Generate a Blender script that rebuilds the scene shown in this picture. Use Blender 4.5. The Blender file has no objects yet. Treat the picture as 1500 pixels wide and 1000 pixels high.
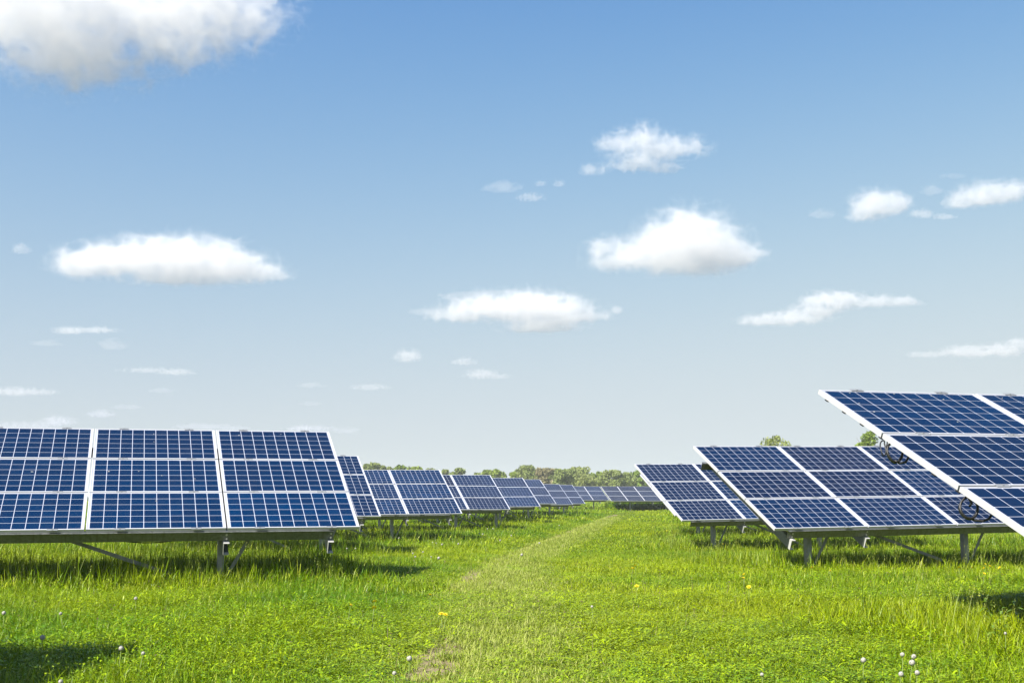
import bpy, math, random
import numpy as np
from mathutils import Matrix, Vector
R = math.radians
random.seed(7); RNG = np.random.default_rng(7)
SC = bpy.context.scene
COL = SC.collection

# ------------------------------------------------------------------ camera
F_PX, HORIZON, CAM_H = 1824.0, 726.2, 1.14          # focal length in px of a 1500 px wide frame
PITCH = math.atan((HORIZON - 500) / F_PX)
cd = bpy.data.cameras.new('camera'); cam = bpy.data.objects.new('camera', cd); COL.objects.link(cam)
cd.sensor_width = 36.0; cd.lens = 36.0 * F_PX / 1500.0
cd.clip_start = 0.1; cd.clip_end = 60000
cam.location = (0, 0, CAM_H); cam.rotation_euler = (math.pi / 2 + PITCH, 0, 0)
SC.camera = cam
# ------------------------------------------------------------------ sky and sun
SUN_EL, SUN_AZ = R(45), R(226)                      # azimuth clockwise from +Y
w = bpy.data.worlds.new('World'); SC.world = w; w.use_nodes = True
wn = w.node_tree; bg = wn.nodes['Background']
sky = wn.nodes.new('ShaderNodeTexSky'); sky.sky_type = 'NISHITA'; sky.sun_disc = False
sky.sun_elevation = SUN_EL; sky.sun_rotation = SUN_AZ
sky.altitude = 0; sky.air_density = 1.5; sky.dust_density = 2.0; sky.ozone_density = 1.0
tcw = wn.nodes.new('ShaderNodeTexCoord'); vaw = wn.nodes.new('ShaderNodeVectorMath'); vaw.operation = 'ADD'; vaw.inputs[1].default_value = (0, 0, .10)
wn.links.new(tcw.outputs['Generated'], vaw.inputs[0]); wn.links.new(vaw.outputs[0], sky.inputs[0])      # skip the dull brown band right at the horizon
sep = wn.nodes.new('ShaderNodeSeparateColor'); com = wn.nodes.new('ShaderNodeCombineColor'); wn.links.new(sky.outputs[0], sep.inputs[0])
def wmath(op, a, b=None):
    d = wn.nodes.new('ShaderNodeMath'); d.operation = op
    for n_, v_ in enumerate((a, b)):
        if v_ is None: continue
        if hasattr(v_, 'is_linked'): wn.links.new(v_, d.inputs[n_])
        else: d.inputs[n_].default_value = v_
    return d.outputs[0]
# the camera's tone response to the sky, one smooth curve per colour, the same in every direction
for k_, (a_, b_, c_, lo_, hi_) in enumerate(((-1.374, 3.9769, -1.3586, -.1, 1.46), (-1.3783, 3.5591, -1.0488, .3, 1.69), (-.7586, 2.943, -.8819, .75, 1.66))):
    L_ = wmath('MINIMUM', wmath('MAXIMUM', wmath('LOGARITHM', sep.outputs[k_], math.e), lo_), hi_)
    e_ = wmath('EXPONENT', wmath('ADD', wmath('MULTIPLY', wmath('ADD', wmath('MULTIPLY', L_, c_), b_), L_), a_))
    wn.links.new(e_, com.inputs[k_])
wn.links.new(com.outputs[0], bg.inputs[0])
bg.inputs[1].default_value = 0.06
sd = bpy.data.lights.new('sun', 'SUN'); so = bpy.data.objects.new('sun', sd); COL.objects.link(so)
sd.energy = 5.0; sd.angle = R(0.5); sd.color = (1.0, 0.95, 0.87)
sdir = Vector((math.sin(SUN_AZ) * math.cos(SUN_EL), math.cos(SUN_AZ) * math.cos(SUN_EL), math.sin(SUN_EL)))
so.rotation_euler = (-sdir).to_track_quat('-Z', 'Y').to_euler()
SC.view_settings.view_transform = 'Standard'; SC.view_settings.look = 'None'
SC.view_settings.exposure = 1.25; SC.view_settings.gamma = 1.0; SC.view_settings.use_curve_mapping = False
cy = SC.cycles
cy.max_bounces = 10; cy.diffuse_bounces = 1; cy.glossy_bounces = 3; cy.transmission_bounces = 3
cy.volume_bounces = 8; cy.transparent_max_bounces = 48
cy.use_denoising = True; cy.sample_clamp_indirect = 6.0

# ------------------------------------------------------------------ helpers
def ray(px, py):
    c, s = math.cos(PITCH), math.sin(PITCH)
    v = Vector(((px - 750) / F_PX, c - s * (500 - py) / F_PX, s + c * (500 - py) / F_PX))
    return v
def smooth(a, b, x):
    t = np.clip((x - a) / (b - a), 0, 1); return t * t * (3 - 2 * t)
def terrain(x, y):
    x = np.asarray(x, float); y = np.asarray(y, float)
    return (-0.20 * smooth(13, 34, y) + 0.018 * np.sin(x * .9 + 1.3) * np.sin(y * .55 + .4)
            + 0.012 * np.sin(x * 2.3 + y * 1.1) + 0.03 * np.sin(x * .21 + y * .13) + .13 * np.exp(-((x - 5.0) / 1.9) ** 2 - ((y - 12.2) / 2.4) ** 2)) * smooth(400, 150, y)  - 0.12 * smooth(150, 400, y)
def ground_at(px, py, h=0.0):
    v = ray(px, py); t = 10
    for _ in range(20):
        p = Vector((0, 0, CAM_H)) + v * t
        t = (float(terrain(p.x, p.y)) + h - CAM_H) / v.z
    return Vector((0, 0, CAM_H)) + v * t
def new_obj(name, mesh, parent=None, mat=None):
    o = bpy.data.objects.new(name, mesh); COL.objects.link(o)
    if parent is not None: o.parent = parent
    if mat is not None and mesh is not None and not mesh.materials: mesh.materials.append(mat)
    return o
def tag(o, label, cat, group=None):
    o['label'] = label; o['category'] = cat
    if group: o['group'] = group
    return o
def thing(name, loc, label, cat, group=None, rot=None):
    o = bpy.data.objects.new(name, None); COL.objects.link(o)
    o.empty_display_size = .2
    if rot is not None: o.matrix_world = Matrix.Translation(loc) @ rot.to_4x4()
    else: o.location = loc
    return tag(o, label, cat, group)
class MB:
    """collects boxes, quads and tubes of one mesh"""
    def __init__(s): s.v = []; s.f = []
    def box(s, x0, y0, z0, x1, y1, z1, M=None):
        n = len(s.v)
        for z in (z0, z1):
            for x, y in ((x0, y0), (x1, y0), (x1, y1), (x0, y1)):
                p = Vector((x, y, z)); s.v.append(tuple(M @ p) if M else tuple(p))
        s.f += [[n + i for i in q] for q in ((3, 2, 1, 0), (4, 5, 6, 7), (0, 1, 5, 4), (1, 2, 6, 5), (2, 3, 7, 6), (3, 0, 4, 7))]
        return s
    def quad(s, *p):
        n = len(s.v); s.v += [tuple(q) for q in p]; s.f.append(list(range(n, n + len(p)))); return s
    def tube(s, pts, rad, k=6, caps=True):
        pts = [Vector(p) for p in pts]; n0 = len(s.v); m = len(pts)
        if not hasattr(rad, '__len__'): rad = [rad] * m
        up = Vector((.13, .21, 1)).normalized()
        for i, p in enumerate(pts):
            t = (pts[min(i + 1, m - 1)] - pts[max(i - 1, 0)]).normalized()
            a = t.cross(up)
            if a.length < 1e-3: a = t.cross(Vector((1, 0, 0)))
            a.normalize(); b = t.cross(a); up = a.cross(t) if abs(t.dot(up)) < .95 else up
            for j in range(k):
                an = 2 * math.pi * j / k
                s.v.append(tuple(p + (a * math.cos(an) + b * math.sin(an)) * rad[i]))
        for i in range(m - 1):
            for j in range(k):
                s.f.append([n0 + i * k + j, n0 + i * k + (j + 1) % k, n0 + (i + 1) * k + (j + 1) % k, n0 + (i + 1) * k + j])
        if caps:
            s.f.append([n0 + j for j in range(k)][::-1]); s.f.append([n0 + (m - 1) * k + j for j in range(k)])
        return s
    def bar(s, a, b, wx, wy):
        """rectangular bar from a to b"""
        a, b = Vector(a), Vector(b); t = (b - a); L = t.length
        q = t.to_track_quat('Z', 'Y').to_matrix().to_4x4()
        return s.box(-wx / 2, -wy / 2, 0, wx / 2, wy / 2, L, Matrix.Translation(a) @ q)
    def mesh(s, name, smooth_=False):
        m = bpy.data.meshes.new(name); m.from_pydata(s.v, [], s.f); m.update()
        if smooth_: m.polygons.foreach_set('use_smooth', [True] * len(m.polygons))
        return m
def np_mesh(name, V, F, k):
    """V (n,3), F (m,k)"""
    m = bpy.data.meshes.new(name); V = np.asarray(V, np.float32); F = np.asarray(F, np.int32)
    m.vertices.add(len(V)); m.vertices.foreach_set('co', V.ravel())
    m.loops.add(F.size); m.loops.foreach_set('vertex_index', F.ravel())
    m.polygons.add(len(F)); m.polygons.foreach_set('loop_start', np.arange(0, F.size, k, dtype=np.int32))
    m.update(calc_edges=True); m.validate(); return m

# ------------------------------------------------------------------ materials
class NT:
    def __init__(s, name):
        s.m = bpy.data.materials.new(name); s.m.use_nodes = True; s.t = s.m.node_tree
        s.b = s.t.nodes['Principled BSDF']; s.out = s.t.nodes['Material Output']
    def n(s, typ, **kw):
        d = s.t.nodes.new(typ)
        for k, v in kw.items(): setattr(d, k, v)
        return d
    def l(s, a, b): s.t.links.new(a, b)
    def mix(s, f, a, b, mode='MIX'):
        d = s.n('ShaderNodeMix', data_type='RGBA', blend_type=mode)
        for i, v in ((0, f), (6, a), (7, b)):
            if hasattr(v, 'default_value') or hasattr(v, 'is_linked'): s.l(v, d.inputs[i])
            elif i == 0: d.inputs[0].default_value = v
            else: d.inputs[i].default_value = (*v, 1) if len(v) == 3 else v
        return d.outputs[2]
    def math(s, op, a, b=None, c=None):
        d = s.n('ShaderNodeMath', operation=op)
        for i, v in enumerate((a, b, c)):
            if v is None: continue
            if hasattr(v, 'is_linked'): s.l(v, d.inputs[i])
            else: d.inputs[i].default_value = v
        return d.outputs[0]
    def rng(s, v, a, b, c, d_):
        d = s.n('ShaderNodeMapRange'); s.l(v, d.inputs[0])
        for i, x in enumerate((a, b, c, d_)): d.inputs[i + 1].default_value = x
        return d.outputs[0]
    def noise(s, scale, detail=3, rough=.5, co=None, out=0):
        d = s.n('ShaderNodeTexNoise'); d.inputs['Scale'].default_value = scale; d.inputs['Detail'].default_value = detail
        d.inputs['Roughness'].default_value = rough
        if co is not None: s.l(co, d.inputs['Vector'])
        return d.outputs[out]
    def obj_co(s): return s.n('ShaderNodeTexCoord').outputs['Object']
    def pos(s): return s.n('ShaderNodeNewGeometry').outputs['Position']
def simple(name, col, rough=.5, metal=0., var=.12, scale=40., spec=.5):
    t = NT(name); co = t.obj_co(); f = t.noise(scale, 4, .6, co)
    c = t.mix(t.rng(f, .3, .7, 0, 1), tuple(x * (1 - var) for x in col), tuple(min(1, x * (1 + var)) for x in col))
    t.l(c, t.b.inputs['Base Color']); t.b.inputs['Roughness'].default_value = rough
    t.b.inputs['Metallic'].default_value = metal; t.b.inputs['Specular IOR Level'].default_value = spec
    return t.m
M = {}
M['aluminium'] = simple('anodised_aluminium', (.50, .50, .51), .42, .25, .05, 9)
M['backsheet'] = simple('white_backsheet', (.37, .39, .46), .25, 0, .03, 5)
M['backsheet'].node_tree.nodes['Principled BSDF'].inputs['Coat Weight'].default_value = .3
M['backsheet'].node_tree.nodes['Principled BSDF'].inputs['Coat Roughness'].default_value = .03
M['clamp'] = simple('clamp_metal', (.55, .54, .53), .4, .4, .1, 30)
M['rubber'] = simple('black_rubber', (.012, .012, .013), .45, 0, .2, 60)
M['dropping'] = simple('bird_dropping', (.26, .26, .25), .8, 0, .1, 90)
def m_galv():
    t = NT('galvanised_steel'); co = t.obj_co()
    mp = t.n('ShaderNodeMapping'); mp.inputs['Scale'].default_value = (1, 1, 1); t.l(co, mp.inputs[0])
    v = t.n('ShaderNodeTexVoronoi'); v.inputs['Scale'].default_value = 34; t.l(mp.outputs[0], v.inputs['Vector'])
    st = t.n('ShaderNodeMapping'); st.inputs['Scale'].default_value = (22, .6, .6); t.l(co, st.inputs[0])
    streak = t.noise(1.0, 4, .65, st.outputs[0])
    c = t.mix(t.rng(v.outputs['Color'], 0, 1, 0, 1), (.13, .14, .14), (.21, .22, .22))
    c = t.mix(t.rng(streak, .50, .72, 0, .55), c, (.085, .08, .07))
    t.l(c, t.b.inputs['Base Color']); t.b.inputs['Metallic'].default_value = .7
    t.l(t.rng(v.outputs['Color'], 0, 1, .38, .6), t.b.inputs['Roughness'])
    return t.m
M['galv'] = m_galv()
M['post'] = simple('post_steel', (.22, .23, .24), .5, .3, .15, 12)
def m_cell(seams=False):
    t = NT('blue_silicon_cells'); co = t.obj_co()
    v = t.n('ShaderNodeTexVoronoi'); v.inputs['Scale'].default_value = 55; t.l(co, v.inputs['Vector'])
    mp = t.n('ShaderNodeSeparateColor'); t.l(v.outputs['Color'], mp.inputs[0])
    oi = t.n('ShaderNodeObjectInfo')
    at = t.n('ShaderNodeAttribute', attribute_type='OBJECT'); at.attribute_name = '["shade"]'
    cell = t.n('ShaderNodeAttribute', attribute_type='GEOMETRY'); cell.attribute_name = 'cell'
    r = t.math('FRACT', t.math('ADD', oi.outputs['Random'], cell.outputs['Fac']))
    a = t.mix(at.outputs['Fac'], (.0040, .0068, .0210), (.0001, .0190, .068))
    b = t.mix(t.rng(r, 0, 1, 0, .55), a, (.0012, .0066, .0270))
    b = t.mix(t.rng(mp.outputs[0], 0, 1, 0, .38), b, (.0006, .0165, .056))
    dust = t.noise(3.0, 5, .6, t.pos())
    b = t.mix(t.rng(dust, .45, .8, 0.0, .02), b, (.20, .20, .19))
    t.l(b, t.b.inputs['Base Color']); t.b.inputs['Roughness'].default_value = .32
    t.b.inputs['Specular IOR Level'].default_value = .05
    t.b.inputs['Coat Weight'].default_value = .22; t.b.inputs['Coat Roughness'].default_value = .05; t.b.inputs['Coat IOR'].default_value = 1.33
    return t.m
M['cell'] = m_cell()
def m_ground():
    t = NT('meadow_ground'); p = t.pos()
    n1 = t.noise(.35, 5, .6, p); n2 = t.noise(5.0, 6, .7, p); n3 = t.noise(30.0, 4, .7, p)
    c = t.mix(t.rng(n1, .35, .65, 0, 1), (.055, .095, .004), (.105, .130, .006))
    c = t.mix(t.rng(n2, .4, .7, 0, .6), c, (.035, .065, .004))
    c = t.mix(t.rng(n3, .55, .75, 0, .5), c, (.12, .12, .03))
    t.l(c, t.b.inputs['Base Color']); t.b.inputs['Roughness'].default_value = .95; t.b.inputs['Specular IOR Level'].default_value = .1
    far = t.n('ShaderNodeSeparateXYZ'); t.l(p, far.inputs[0])
    c = t.mix(t.rng(far.outputs[1], 330, 520, 0, 1), c, t.mix(t.rng(t.noise(.004, 3, .6, p), .42, .58, 0, 1), (.045, .058, .050), (.060, .072, .070)))   # unseen fields beyond the trees, toned to cut coloured bounce onto the clouds
    t.l(c, t.b.inputs['Base Color'])
    bm = t.n('ShaderNodeBump'); bm.inputs['Strength'].default_value = .8; bm.inputs['Distance'].default_value = .06
    t.l(n2, bm.inputs['Height']); t.l(bm.outputs[0], t.b.inputs['Normal'])
    return t.m
M['ground'] = m_ground()
def m_soil():
    t = NT('dry_trodden_soil'); p = t.pos()
    n1 = t.noise(3.0, 5, .6, p); n2 = t.noise(40.0, 6, .7, p)
    c = t.mix(t.rng(n1, .35, .65, 0, 1), (.17, .130, .065), (.24, .19, .10))
    c = t.mix(t.rng(n2, .4, .7, 0, .6), c, (.13, .10, .05))
    t.l(c, t.b.inputs['Base Color']); t.b.inputs['Roughness'].default_value = 1.0
    bm = t.n('ShaderNodeBump'); bm.inputs['Strength'].default_value = .5; bm.inputs['Distance'].default_value = .008
    t.l(n2, bm.inputs['Height']); t.l(bm.outputs[0], t.b.inputs['Normal'])
    return t.m
M['soil'] = m_soil()
TRC = (.32, .44, .005)
def m_leaf(name, ca, cb, cc, transl=.35, rough=.45, spec=.35, inst=True):
    """ca->cb by the patch tint, cc mixed in per leaf"""
    t = NT(name)
    lf = t.n('ShaderNodeAttribute', attribute_type='GEOMETRY'); lf.attribute_name = 'leaf'
    if inst:
        ti = t.n('ShaderNodeAttribute', attribute_type='INSTANCER'); ti.attribute_name = 'tint'; tint = ti.outputs['Fac']
    else:
        tint = t.n('ShaderNodeObjectInfo').outputs['Random']
    c = t.mix(tint, ca, cb)
    c = t.mix(t.rng(lf.outputs['Fac'], .45, 1, 0, .8), c, cc)
    c = t.mix(t.rng(lf.outputs['Fac'], .0, .35, .75, 0), c, tuple(x * .35 for x in ca))
    t.l(c, t.b.inputs['Base Color']); t.b.inputs['Roughness'].default_value = rough
    t.b.inputs['Specular IOR Level'].default_value = spec
    tr = t.n('ShaderNodeBsdfTranslucent'); t.l(t.mix(.5, c, TRC), tr.inputs[0])
    mx = t.n('ShaderNodeMixShader'); mx.inputs[0].default_value = transl
    t.l(t.b.outputs[0], mx.inputs[1]); t.l(tr.outputs[0], mx.inputs[2]); t.l(mx.outputs[0], t.out.inputs[0])
    return t.m
M['grass'] = m_leaf('grass_blades', (.074, .188, .0010), (.275, .345, .0012), (.380, .400, .045), .22, .40, .18)
M['tall'] = m_leaf('tall_grass_blades', (.075, .172, .002), (.200, .275, .004), (.340, .360, .090), .22, .42, .18)
M['herb'] = m_leaf('herb_leaves', (.082, .210, .001), (.250, .345, .0015), (.320, .405, .003), .2, .36, .25)
M['pale'] = m_leaf('pale_mown_grass', (.190, .270, .015), (.280, .330, .040), (.40, .40, .14), .25, .5, .2)
M['dry'] = m_leaf('cut_dry_grass', (.24, .28, .07), (.32, .33, .12), (.20, .27, .03), .2, .7, .2)
M['mauve'] = m_leaf('mauve_petals', (.30, .16, .22), (.38, .22, .26), (.25, .13, .18), .2, .7, .1)
M['white_seed'] = simple('seed_fluff', (.34, .33, .29), .9, 0, .15, 300)
M['yellow'] = simple('yellow_petals', (.80, .62, .01), .7, 0, .15, 200)
M['stem'] = simple('green_stem', (.12, .17, .03), .6, 0, .15, 60)
M['nettle'] = m_leaf('weed_leaves', (.10, .20, .02), (.13, .22, .03), (.18, .27, .06), .3, .4, .45, inst=False)
M['bark'] = simple('bark', (.12, .10, .075), .9, 0, .3, 6)
def m_tree(name, a, b, c):
    t = NT(name)
    lf = t.n('ShaderNodeAttribute', attribute_type='GEOMETRY'); lf.attribute_name = 'leaf'
    x = t.mix(t.n('ShaderNodeObjectInfo').outputs['Random'], a, b)
    x = t.mix(t.rng(lf.outputs['Fac'], 0, 1, 0, .4), x, c)
    t.l(x, t.b.inputs['Base Color']); t.b.inputs['Roughness'].default_value = .6; t.b.inputs['Specular IOR Level'].default_value = .2
    tr = t.n('ShaderNodeBsdfTranslucent'); t.l(x, tr.inputs[0])
    mx = t.n('ShaderNodeMixShader'); mx.inputs[0].default_value = .35
    t.l(t.b.outputs[0], mx.inputs[1]); t.l(tr.outputs[0], mx.inputs[2]); t.l(mx.outputs[0], t.out.inputs[0])
    return t.m
M['willow'] = m_tree('willow_leaves', (.19, .25, .070), (.24, .28, .080), (.28, .31, .11))
M['green_tree'] = m_tree('green_tree_leaves', (.17, .26, .035), (.21, .28, .04), (.25, .31, .06))
M['reddish'] = m_tree('budding_leaves', (.27, .24, .13), (.30, .26, .14), (.23, .25, .10))

# ------------------------------------------------------------------ ground, path
def axis(a, step0, grow, far):
    out = [0.0]; s = step0
    while out[-1] < far:
        out.append(out[-1] + s); s = s if out[-1] < a else s * grow
    return np.array(out)
xs = axis(20, .5, 1.25, 6000); xs = np.concatenate([-xs[:0:-1], xs])
ys = np.concatenate([-axis(20, .8, 1.4, 3000)[:0:-1], axis(60, .5, 1.15, 9000)])
GX, GY = np.meshgrid(xs, ys); GZ = terrain(GX, GY)
nx, ny = len(xs), len(ys)
idx = np.arange(nx * ny).reshape(ny, nx)
gm = np_mesh('ground', np.stack([GX.ravel(), GY.ravel(), GZ.ravel()], 1),
             np.stack([idx[:-1, :-1].ravel(), idx[:-1, 1:].ravel(), idx[1:, 1:].ravel(), idx[1:, :-1].ravel()], 1), 4)
gm.polygons.foreach_set('use_smooth', [True] * len(gm.polygons))
g = new_obj('ground', gm, None, M['ground']); g['kind'] = 'structure'

PATH_PX = [(638, 1010), (652, 965), (664, 925), (676, 885), (692, 852), (716, 830), (742, 817), (780, 800), (825, 784), (862, 769), (893, 756), (925, 748), (965, 743)]
PATH = np.array([ground_at(*p)[:2] for p in PATH_PX])
PATH = np.vstack([[PATH[0] + (PATH[0] - PATH[1]) * 3], PATH])
def path_x(y): return np.interp(y, PATH[:, 1], PATH[:, 0])
def vnoise(x, y, seed=0):
    """smooth value noise, 0..1"""
    x = np.asarray(x, float); y = np.asarray(y, float)
    xi = np.floor(x).astype(np.int64); yi = np.floor(y).astype(np.int64); fx = x - xi; fy = y - yi
    fx = fx * fx * (3 - 2 * fx); fy = fy * fy * (3 - 2 * fy)
    def h(a, b):
        n = (a * 374761393 + b * 668265263 + seed * 974711) & 0x7fffffff
        n = ((n ^ (n >> 13)) * 1274126177) & 0x7fffffff
        return ((n ^ (n >> 16)) & 0xffff) / 65535.0
    return (h(xi, yi) * (1 - fx) + h(xi + 1, yi) * fx) * (1 - fy) + (h(xi, yi + 1) * (1 - fx) + h(xi + 1, yi + 1) * fx) * fy
mb = MB()
yy = np.concatenate([np.arange(6, 34, .25), np.arange(34, 90, 1.5)])
prev = None
for y in yy:
    x = float(path_x(y)); wd = .10 + .20 * float(vnoise(y * .45, 3.1, 5)) + .05 * float(vnoise(y * 2.1, 1.1, 9)); off = .12 * (float(vnoise(y * .8, 7.7, 2)) - .5)
    row = [(x + off + s * wd, y, float(terrain(x + off + s * wd, y)) + (.005 if abs(s) < 1 else -.004)) for s in (-1, -.6, 0, .6, 1)]
    n = len(mb.v); mb.v += row
    if prev is not None:
        for i in range(4): mb.f.append([prev + i, prev + i + 1, n + i + 1, n + i])
    prev = n
o = new_obj('path', mb.mesh('path'), None, M['soil']); o['kind'] = 'structure'
# tufts of cut grass lie on the mown track
# ------------------------------------------------------------------ solar arrays
MW, MH, GAP = 1.65, .99, .02
PU, PV = MW + GAP, MH + GAP
VT = 3 * MH + 2 * GAP
FD = .04                                              # frame depth
def frame_mesh():
    b = MB(); lip, ch = .013, .002
    b.box(0, 0, -FD, MW, lip, 0); b.box(0, MH - lip, -FD, MW, MH, 0)
    b.box(0, lip, -FD, lip, MH - lip, 0); b.box(MW - lip, lip, -FD, MW, MH - lip, 0)
    m = b.mesh('solar_panel'); m.materials.append(M['aluminium']); return m
FRAME = frame_mesh()
b = MB().box(.0132, .0132, -.010, MW - .0132, MH - .0132, -.004)
SHEET = b.mesh('backsheet'); SHEET.materials.append(M['backsheet'])
b = MB().box(.72, .80, -.034, .93, .90, -.0102); JBOX = b.mesh('junction_box'); JBOX.materials.append(M['rubber'])
CP, CM = .1578, .0365; CV = (MH - 2 * .0245) / 6; CVM = .0245
CG = .0043                                             # half gap between cells
def cells_mesh(seed):
    r = np.random.default_rng(seed); b = MB(); vals = []
    for i in range(10):
        for j in range(6):
            x0, x1 = CM + i * CP + CG, CM + (i + 1) * CP - CG; y0, y1 = CVM + j * CV + CG, CVM + (j + 1) * CV - CG
            b.quad((x0, y0, -.0028), (x1, y0, -.0028), (x1, y1, -.0028), (x0, y1, -.0028)); vals += [r.random()] * 4
    m = b.mesh('solar_cells'); a = m.attributes.new('cell', 'FLOAT', 'POINT'); a.data.foreach_set('value', vals)
    m.materials.append(M['cell']); return m
CELLS = [cells_mesh(s) for s in range(5)]
x0, x1, y0, y1 = CG, CP - CG, CG, CV - CG
b = MB(); c_ = .006                                    # one cell, corners nipped off
b.quad((x0 + c_, y0, -.0028), (x1 - c_, y0, -.0028), (x1, y0 + c_, -.0028), (x1, y1 - c_, -.0028), (x1 - c_, y1, -.0028), (x0 + c_, y1, -.0028), (x0, y1 - c_, -.0028), (x0, y0 + c_, -.0028))
CELL = b.mesh('solar_cell'); CELL.materials.append(M['cell'])
b = MB().box(-.062, -.021, .0005, .062, .021, .0035).box(-.009, -.009, .0035, .009, .009, .009)
CLAMP = b.mesh('clamp'); CLAMP.materials.append(M['post'])
b = MB()
PURL = {}
def purlin_mesh(L):
    k = round(L, 2)
    if k not in PURL:
        q = MB()
        # Z profile: top flange under the frames, web square to the panels, lower lip
        q.box(0, -.034, -.0035, L, .03, 0); q.box(0, .0, -.135, L, .004, -.0036); q.box(0, .0041, -.135, L, .045, -.131)
        PURL[k] = q.mesh('purlin'); PURL[k].materials.append(M['galv'])
    return PURL[k]
def rafter_mesh():
    q = MB(); L = 2.75
    q.box(-.035, -.07, -.005, .035, L, 0); q.box(-.035, -.07, -.16, .035, L, -.155); q.box(-.035, -.07, -.1549, -.031, L, -.0051)
    m = q.mesh('rafter'); m.materials.append(M['galv']); return m
RAFTER = rafter_mesh()
q = MB(); q.box(-.0355, -.075, -.0055, .0355, -.012, .0005); q.box(-.0355, -.075, -.1605, .0355, -.012, -.1545); q.box(-.0355, -.075, -.1544, -.0305, -.012, -.0056)
SUNLIT_RAFTER_END = q.mesh('sunlit_rafter_end'); SUNLIT_RAFTER_END.materials.append(M['clamp'])  # paler shell on the rafter's front tip, sunlight put into its colour
def bolt_mesh():
    q = MB(); k = 6; n = len(q.v)
    for z in (0, -.012):
        for i in range(k): q.v.append((.013 * math.cos(i * math.pi / 3), z, .013 * math.sin(i * math.pi / 3)))
    q.f.append(list(range(k))); q.f.append(list(range(2 * k - 1, k - 1, -1)))
    for i in range(k): q.f.append([i, k + i, k + (i + 1) % k, (i + 1) % k])
    m = q.mesh('bolt'); m.materials.append(M['clamp']); return m
BOLT = bolt_mesh()

ARR = {}; PANELS = {}
def plane_mat(t): return Matrix.Rotation(t, 4, 'X')
def local_part(name, mesh, parent, u, v, n, t, z0):
    o = new_obj(name, mesh, parent)
    o.matrix_local = Matrix.Translation((0, 0, z0)) @ plane_mat(t) @ Matrix.Translation((u, v, n))
    return o
def make_array(key, X, Y, Z, yaw, tilt, roll, cols, side, posts, label, cells_for=(), bright=None, blueness=.25, rafters=None, full=True):
    """X, Y, Z: lower end corner relative to the camera; side -1: runs to the left of it, +1: to the right"""
    zg = float(terrain(X, Y)); zl = Z + CAM_H - zg
    rot = Matrix.Rotation(R(yaw), 3, 'Z') @ Matrix.Rotation(-R(roll), 3, 'Y')
    base = Vector((X, Y, zg)); t = R(tilt)
    lift = rot @ Vector((0, 0, zl))
    base = Vector((X, Y, Z + CAM_H)) - lift
    A = thing('solar_array', base, label, 'solar array', 'rows of solar arrays in the meadow', rot)
    rnd = random.Random(key)
    ARR[key] = (A, t, zl, rot, base)
    us = [(-(i + 1) * PU + GAP if side < 0 else i * PU) for i in range(cols)]
    for ci, u in enumerate(us):
        for rj in range(3):
            p = local_part('solar_panel', FRAME, A, u, rj * PV, rnd.uniform(-.0015, .0015), t, zl)
            new_obj('backsheet', SHEET, p); PANELS[key, round(u, 2), rj] = p
            if full and side > 0: new_obj('junction_box', JBOX, p)
            sh = blueness + rnd.uniform(-.24, .24)  # the panel's own blue tone, varied at random
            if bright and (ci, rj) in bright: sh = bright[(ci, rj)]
            if (ci, rj) in cells_for:
                for i in range(10):
                    for j in range(6):
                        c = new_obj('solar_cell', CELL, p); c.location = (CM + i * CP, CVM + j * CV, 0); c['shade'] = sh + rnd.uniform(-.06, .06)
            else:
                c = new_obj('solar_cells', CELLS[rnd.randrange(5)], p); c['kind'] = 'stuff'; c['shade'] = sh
        if full:
            for k in range(4):
                vv = (-.004, PV - GAP / 2, 2 * PV - GAP / 2, VT + .004)[k]
                for cu in (.39, 1.29): local_part('clamp', CLAMP, A, u + cu, vv, 0, t, zl)
    L = cols * PU - GAP
    lo, hi = (-L + .3, -.33) if side < 0 else (.24, L - .3)
    pm = purlin_mesh(hi - lo)
    for v in (0.0, 2.42):
        lo2 = lo if v == 0 or key != 'R2' else -.09
        local_part('purlin', purlin_mesh(hi - lo2), A, lo2, v, -FD - .001, t, zl)
    # rafters: C profiles below the purlins, their open ends show under the front one
    rf = rafters if rafters is not None else [lo + .05 + i * 3.34 for i in range(int((hi - lo) / 3.34) + 1)]
    for u in rf:
        rfo = local_part('rafter', RAFTER, A, u, .0, -FD - .1365, t, zl); new_obj('sunlit_rafter_end', SUNLIT_RAFTER_END, rfo)
        if full:
            for q in (-.085, -.118 + .0): pass
            for q in (-.05, -.105): local_part('bolt', BOLT, A, u, -.0005, -FD - .001 + q, t, zl)
    # posts with an angle brace and a long diagonal
    ct, st = math.cos(t), math.sin(t)
    for u in posts:
        vp = .30
        ytop = vp * ct + .16 * st; ztop = zl + vp * st - .17 * ct - .02
        q = MB(); dz = -.35
        q.box(u - .04, ytop, dz, u + .04, ytop + .11, ztop)
        m = q.mesh('post'); m.materials.append(M['post']); new_obj('post', m, A)
        q = MB().bar((u + .06, ytop - .012, .10), (u + .46, ytop - .012, ztop + .10), .005, .045)
        m = q.mesh('brace'); m.materials.append(M['galv']); new_obj('brace', m, A)
        if side > 0 and u == posts[0]: continue
        q = MB().bar((u - .45, ytop + .06, .10), (u - 2.15, ytop - .03, ztop + .02), .015, .045)
        m = q.mesh('diagonal'); m.materials.append(M['galv']); new_obj('diagonal', m, A)
    return A

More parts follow.
